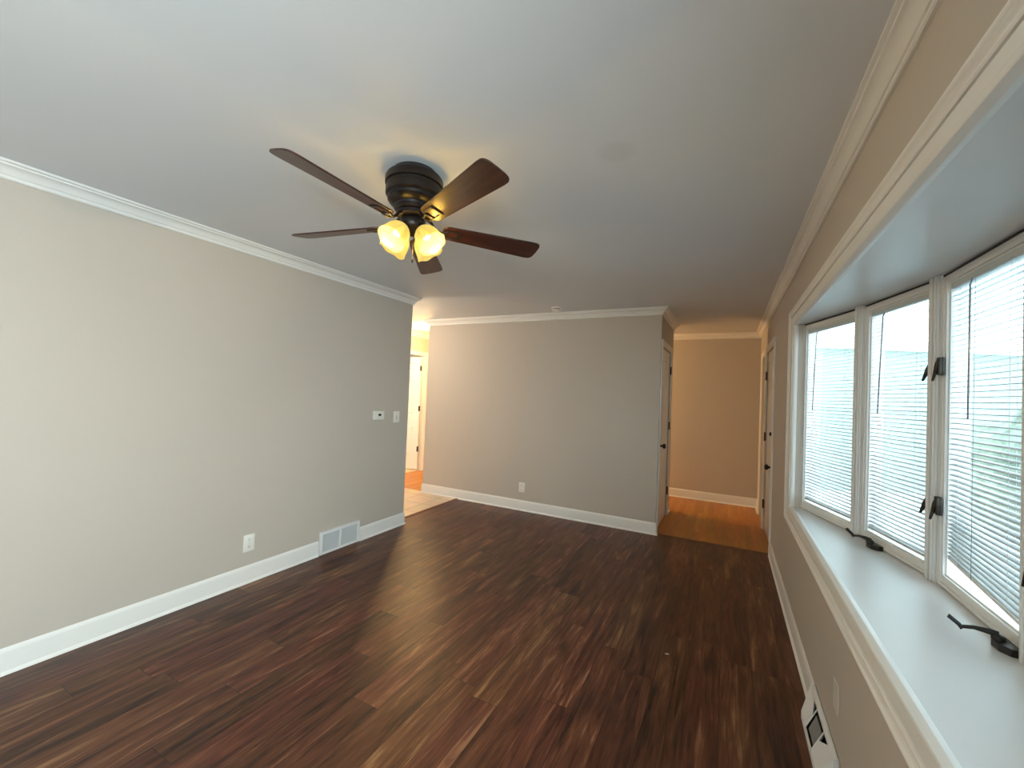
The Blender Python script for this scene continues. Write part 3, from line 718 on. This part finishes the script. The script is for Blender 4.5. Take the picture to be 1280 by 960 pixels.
# thermostat
e = empty('thermostat', mat=ML(3.066, 1.180), label='small white thermostat with a dark display, left of the light switch', cat='thermostat')
MB().box(-0.066, 0.066, -0.026, 0, -0.043, 0.043, bevel=0.004).build('case', M_plate, e, smooth=40)
MB().prism([(0.020*math.cos(t), 0.0125*math.sin(t)) for t in [2*math.pi*k/28 for k in range(28)]], 0.0255, 0.0272, Matrix.Translation((0.004, 0, 0.004)) @ RX(R(90))).build('display', M_lcd, e)
MB().box(-0.030, 0.034, -0.0268, -0.0255, -0.030, -0.022).build('button_strip', M_vent, e)
# smoke detector on the ceiling
e = empty('smoke_detector', (-1.745, 4.40, H), label='small white round smoke detector on the ceiling by the far wall', cat='smoke detector')
MB().lathe([(0.056, 0), (0.058, -0.004), (0.056, -0.014), (0.050, -0.017)], 36).build('base_ring', M_plate, e, smooth=35)
MB().lathe([(0.044, -0.016), (0.044, -0.024)], 36).build('vent_band', M_slot, e, smooth=35)
MB().lathe([(0.050, -0.023), (0.050, -0.030), (0.038, -0.042), (0.010, -0.045), (0.002, -0.045)], 36).build('sensor_dome', M_plate, e, smooth=35)

# return air grille on the left wall
e = empty('return_air_grille', mat=ML(2.674, 0.0), label='white louvred return air grille set into the left baseboard', cat='vent')
w2, h2 = 0.212, 0.196
fr_ = 0.022
m = MB().box(-w2, w2, -0.022, 0, 0.004, 0.004+fr_).box(-w2, w2, -0.022, 0, h2-fr_, h2).box(-w2, -w2+fr_, -0.022, 0, 0.004+fr_, h2-fr_).box(w2-fr_, w2, -0.022, 0, 0.004+fr_, h2-fr_)
m.box(-0.011, 0.006, -0.020, 0, 0.004+fr_, h2-fr_)
m.build('grille_frame', M_vent, e, bevel=0.002)
m = MB(); nl = 17
for k in range(nl):
    z = 0.004+fr_+0.003+k*(h2-0.004-2*fr_-0.004)/nl
    for a0, a1 in ((-w2+fr_, -0.011), (0.006, w2-fr_)):
        m.box(a0, a1, -0.0065, 0.0065, -0.0006, 0.0006, Matrix.Translation((0, -0.010, z+0.003)) @ RX(R(40)))
m.build('louvers', pbr('louvre_enamel', (0.62, 0.64, 0.66), 0.5, var=(10, 0.01)), e)
MB().box(-w2+0.01, w2-0.01, -0.002, 0.0, 0.012, h2-0.01).build('duct_back', M_void, e)

# baseboard register on the right wall
RW, RHh, RD = 0.236, 0.140, 0.062    # half length along the wall, height, depth
e = empty('baseboard_register', mat=wallM(XR, 2.212, (0, -1), (-1, 0)), label='cream metal baseboard heat register under the window seat', cat='vent')
top_d, lip = 0.018, 0.030
m = MB()
def rib(x0, x1, poly): m.prism(poly, x0, x1, Matrix(((0, 0, 1, 0), (1, 0, 0, 0), (0, 1, 0, 0), (0, 0, 0, 1))))
m.box(-RW, RW, -0.004, 0, 0, RHh)                                  # back
rib(-RW, RW, [(0, RHh), (-top_d, RHh), (-top_d-0.003, RHh-0.016), (-top_d+0.001, RHh-0.016), (-top_d+0.002, RHh-0.004), (0, RHh-0.004)])   # top hood
rib(-RW+0.055, RW-0.055, [(-RD, 0.0), (-RD, 0.030), (-RD+0.003, 0.034), (-RD+0.006, 0.030), (-RD+0.006, 0.0)])                                   # front lip
m.build('register_body', M_vent, e, bevel=0.001)
def slope(x, f):   # point on the sloping front face, f=0 at the hood, f=1 at the lip
    return (x, -top_d-(RD-top_d)*f, RHh-0.012-(RHh-0.012-0.034)*f)
for s_ in (-1, 1):   # sloping end cheeks running into the front face
    m = MB(); b_ = m.bm
    xo, xi = s_*RW, s_*(RW-0.055)
    V = {k_: b_.verts.new(v) for k_, v in dict(a=(xo, 0, RHh), b=(xo, 0, 0), c=(xo, -top_d, RHh-0.002), d=(xo, -0.022, 0), e=slope(xi, 1), f=(xi, -RD, 0),
         g=slope(s_*(RW-0.085), 0), h=slope(s_*(RW-0.165), 0.45), i=slope(s_*(RW-0.165), 1)).items()}
    for fc in ('acdb', 'cefd', 'cge', 'ghie'): b_.faces.new([V[q_] for q_ in fc])
    oo = m.build('end_cheek', M_vent, e); oo.modifiers.new('thick', 'SOLIDIFY').thickness = 0.0015
for x in (-RW+0.165, RW-0.165):
    MB().tube([slope(x, 0.0), slope(x, 1.0)], 0.003, 6).build('cross_bar', M_vent, e)
MB().prism([(-RD+0.012, 0.036), (-top_d-0.006, RHh-0.040), (-top_d-0.003, RHh-0.040), (-RD+0.015, 0.034)], -RW+0.170, RW-0.170, Matrix(((0, 0, 1, 0), (1, 0, 0, 0), (0, 1, 0, 0), (0, 0, 0, 1)))).build('damper', M_void, e)
MB().box(-RW+0.06, RW-0.06, -0.010, -0.004, 0.004, RHh-0.018).build('duct_back', M_slot, e)

# scrap on the floor
o = MB().prism([(0, 0), (0.014, 0.003), (0.018, 0.010), (0.007, 0.011), (-0.002, 0.006)], 0.0005, 0.003, Matrix.Translation((-0.275, 2.570, 0))).build('paper_scrap', M_scrap)
tag(o, 'tiny pale scrap lying on the dark plank floor', 'scrap')

# ------------------------------------------------------------------ outside
struct(MB().box(XR+0.12, 40, -25, 45, -0.6, -0.5).box(-25, XR+0.12, -40, YR-0.15, -0.6, -0.5).build('ground', M_yard))
def house(loc, rz, sx, sy, hz, label):
    e = empty('neighbour_house', loc, rz, label=label, cat='house')
    MB().box(0, sx, 0, sy, 0, hz).build('siding_wall', M_siding, e)
    MB().box(-0.15, sx+0.15, -0.15, sy+0.15, hz, hz+0.18).build('roof_edge', M_trim, e)
house((1.95, 12.0, -0.5), YAW, 14.0, 6.0, 3.3, 'grey-green sided neighbouring house glimpsed through the blinds')
def shrub(loc, s):
    bm = bmesh.new(); bmesh.ops.create_icosphere(bm, subdivisions=4, radius=1)
    for v in bm.verts:
        n = v.co.normalized(); r = 1+0.16*math.sin(7*n.x+3*n.z)*math.cos(6*n.y)+0.10*math.sin(17*n.y+5*n.x)*math.sin(15*n.z)+random.uniform(-0.07, 0.07)
        v.co = Vector((n.x*s[0]*r, n.y*s[1]*r, n.z*s[2]*r))
    me = bpy.data.meshes.new('shrub'); bm.to_mesh(me); bm.free(); me.materials.append(M_leaf)
    o = bpy.data.objects.new('shrub', me); COL.objects.link(o); o.location = loc; return o
for i, (x, y, s, lb) in enumerate(((4.6, 5.6, (1.0, 1.3, 0.8), 'rounded green shrub glimpsed low through the blind above the nearer crank'),
                        (4.4, 9.2, (1.1, 1.5, 1.0), 'rounded green shrub glimpsed low through the blind above the farther crank'))):
    tag(shrub((x, y, s[2]-0.58), s), lb, 'shrub')
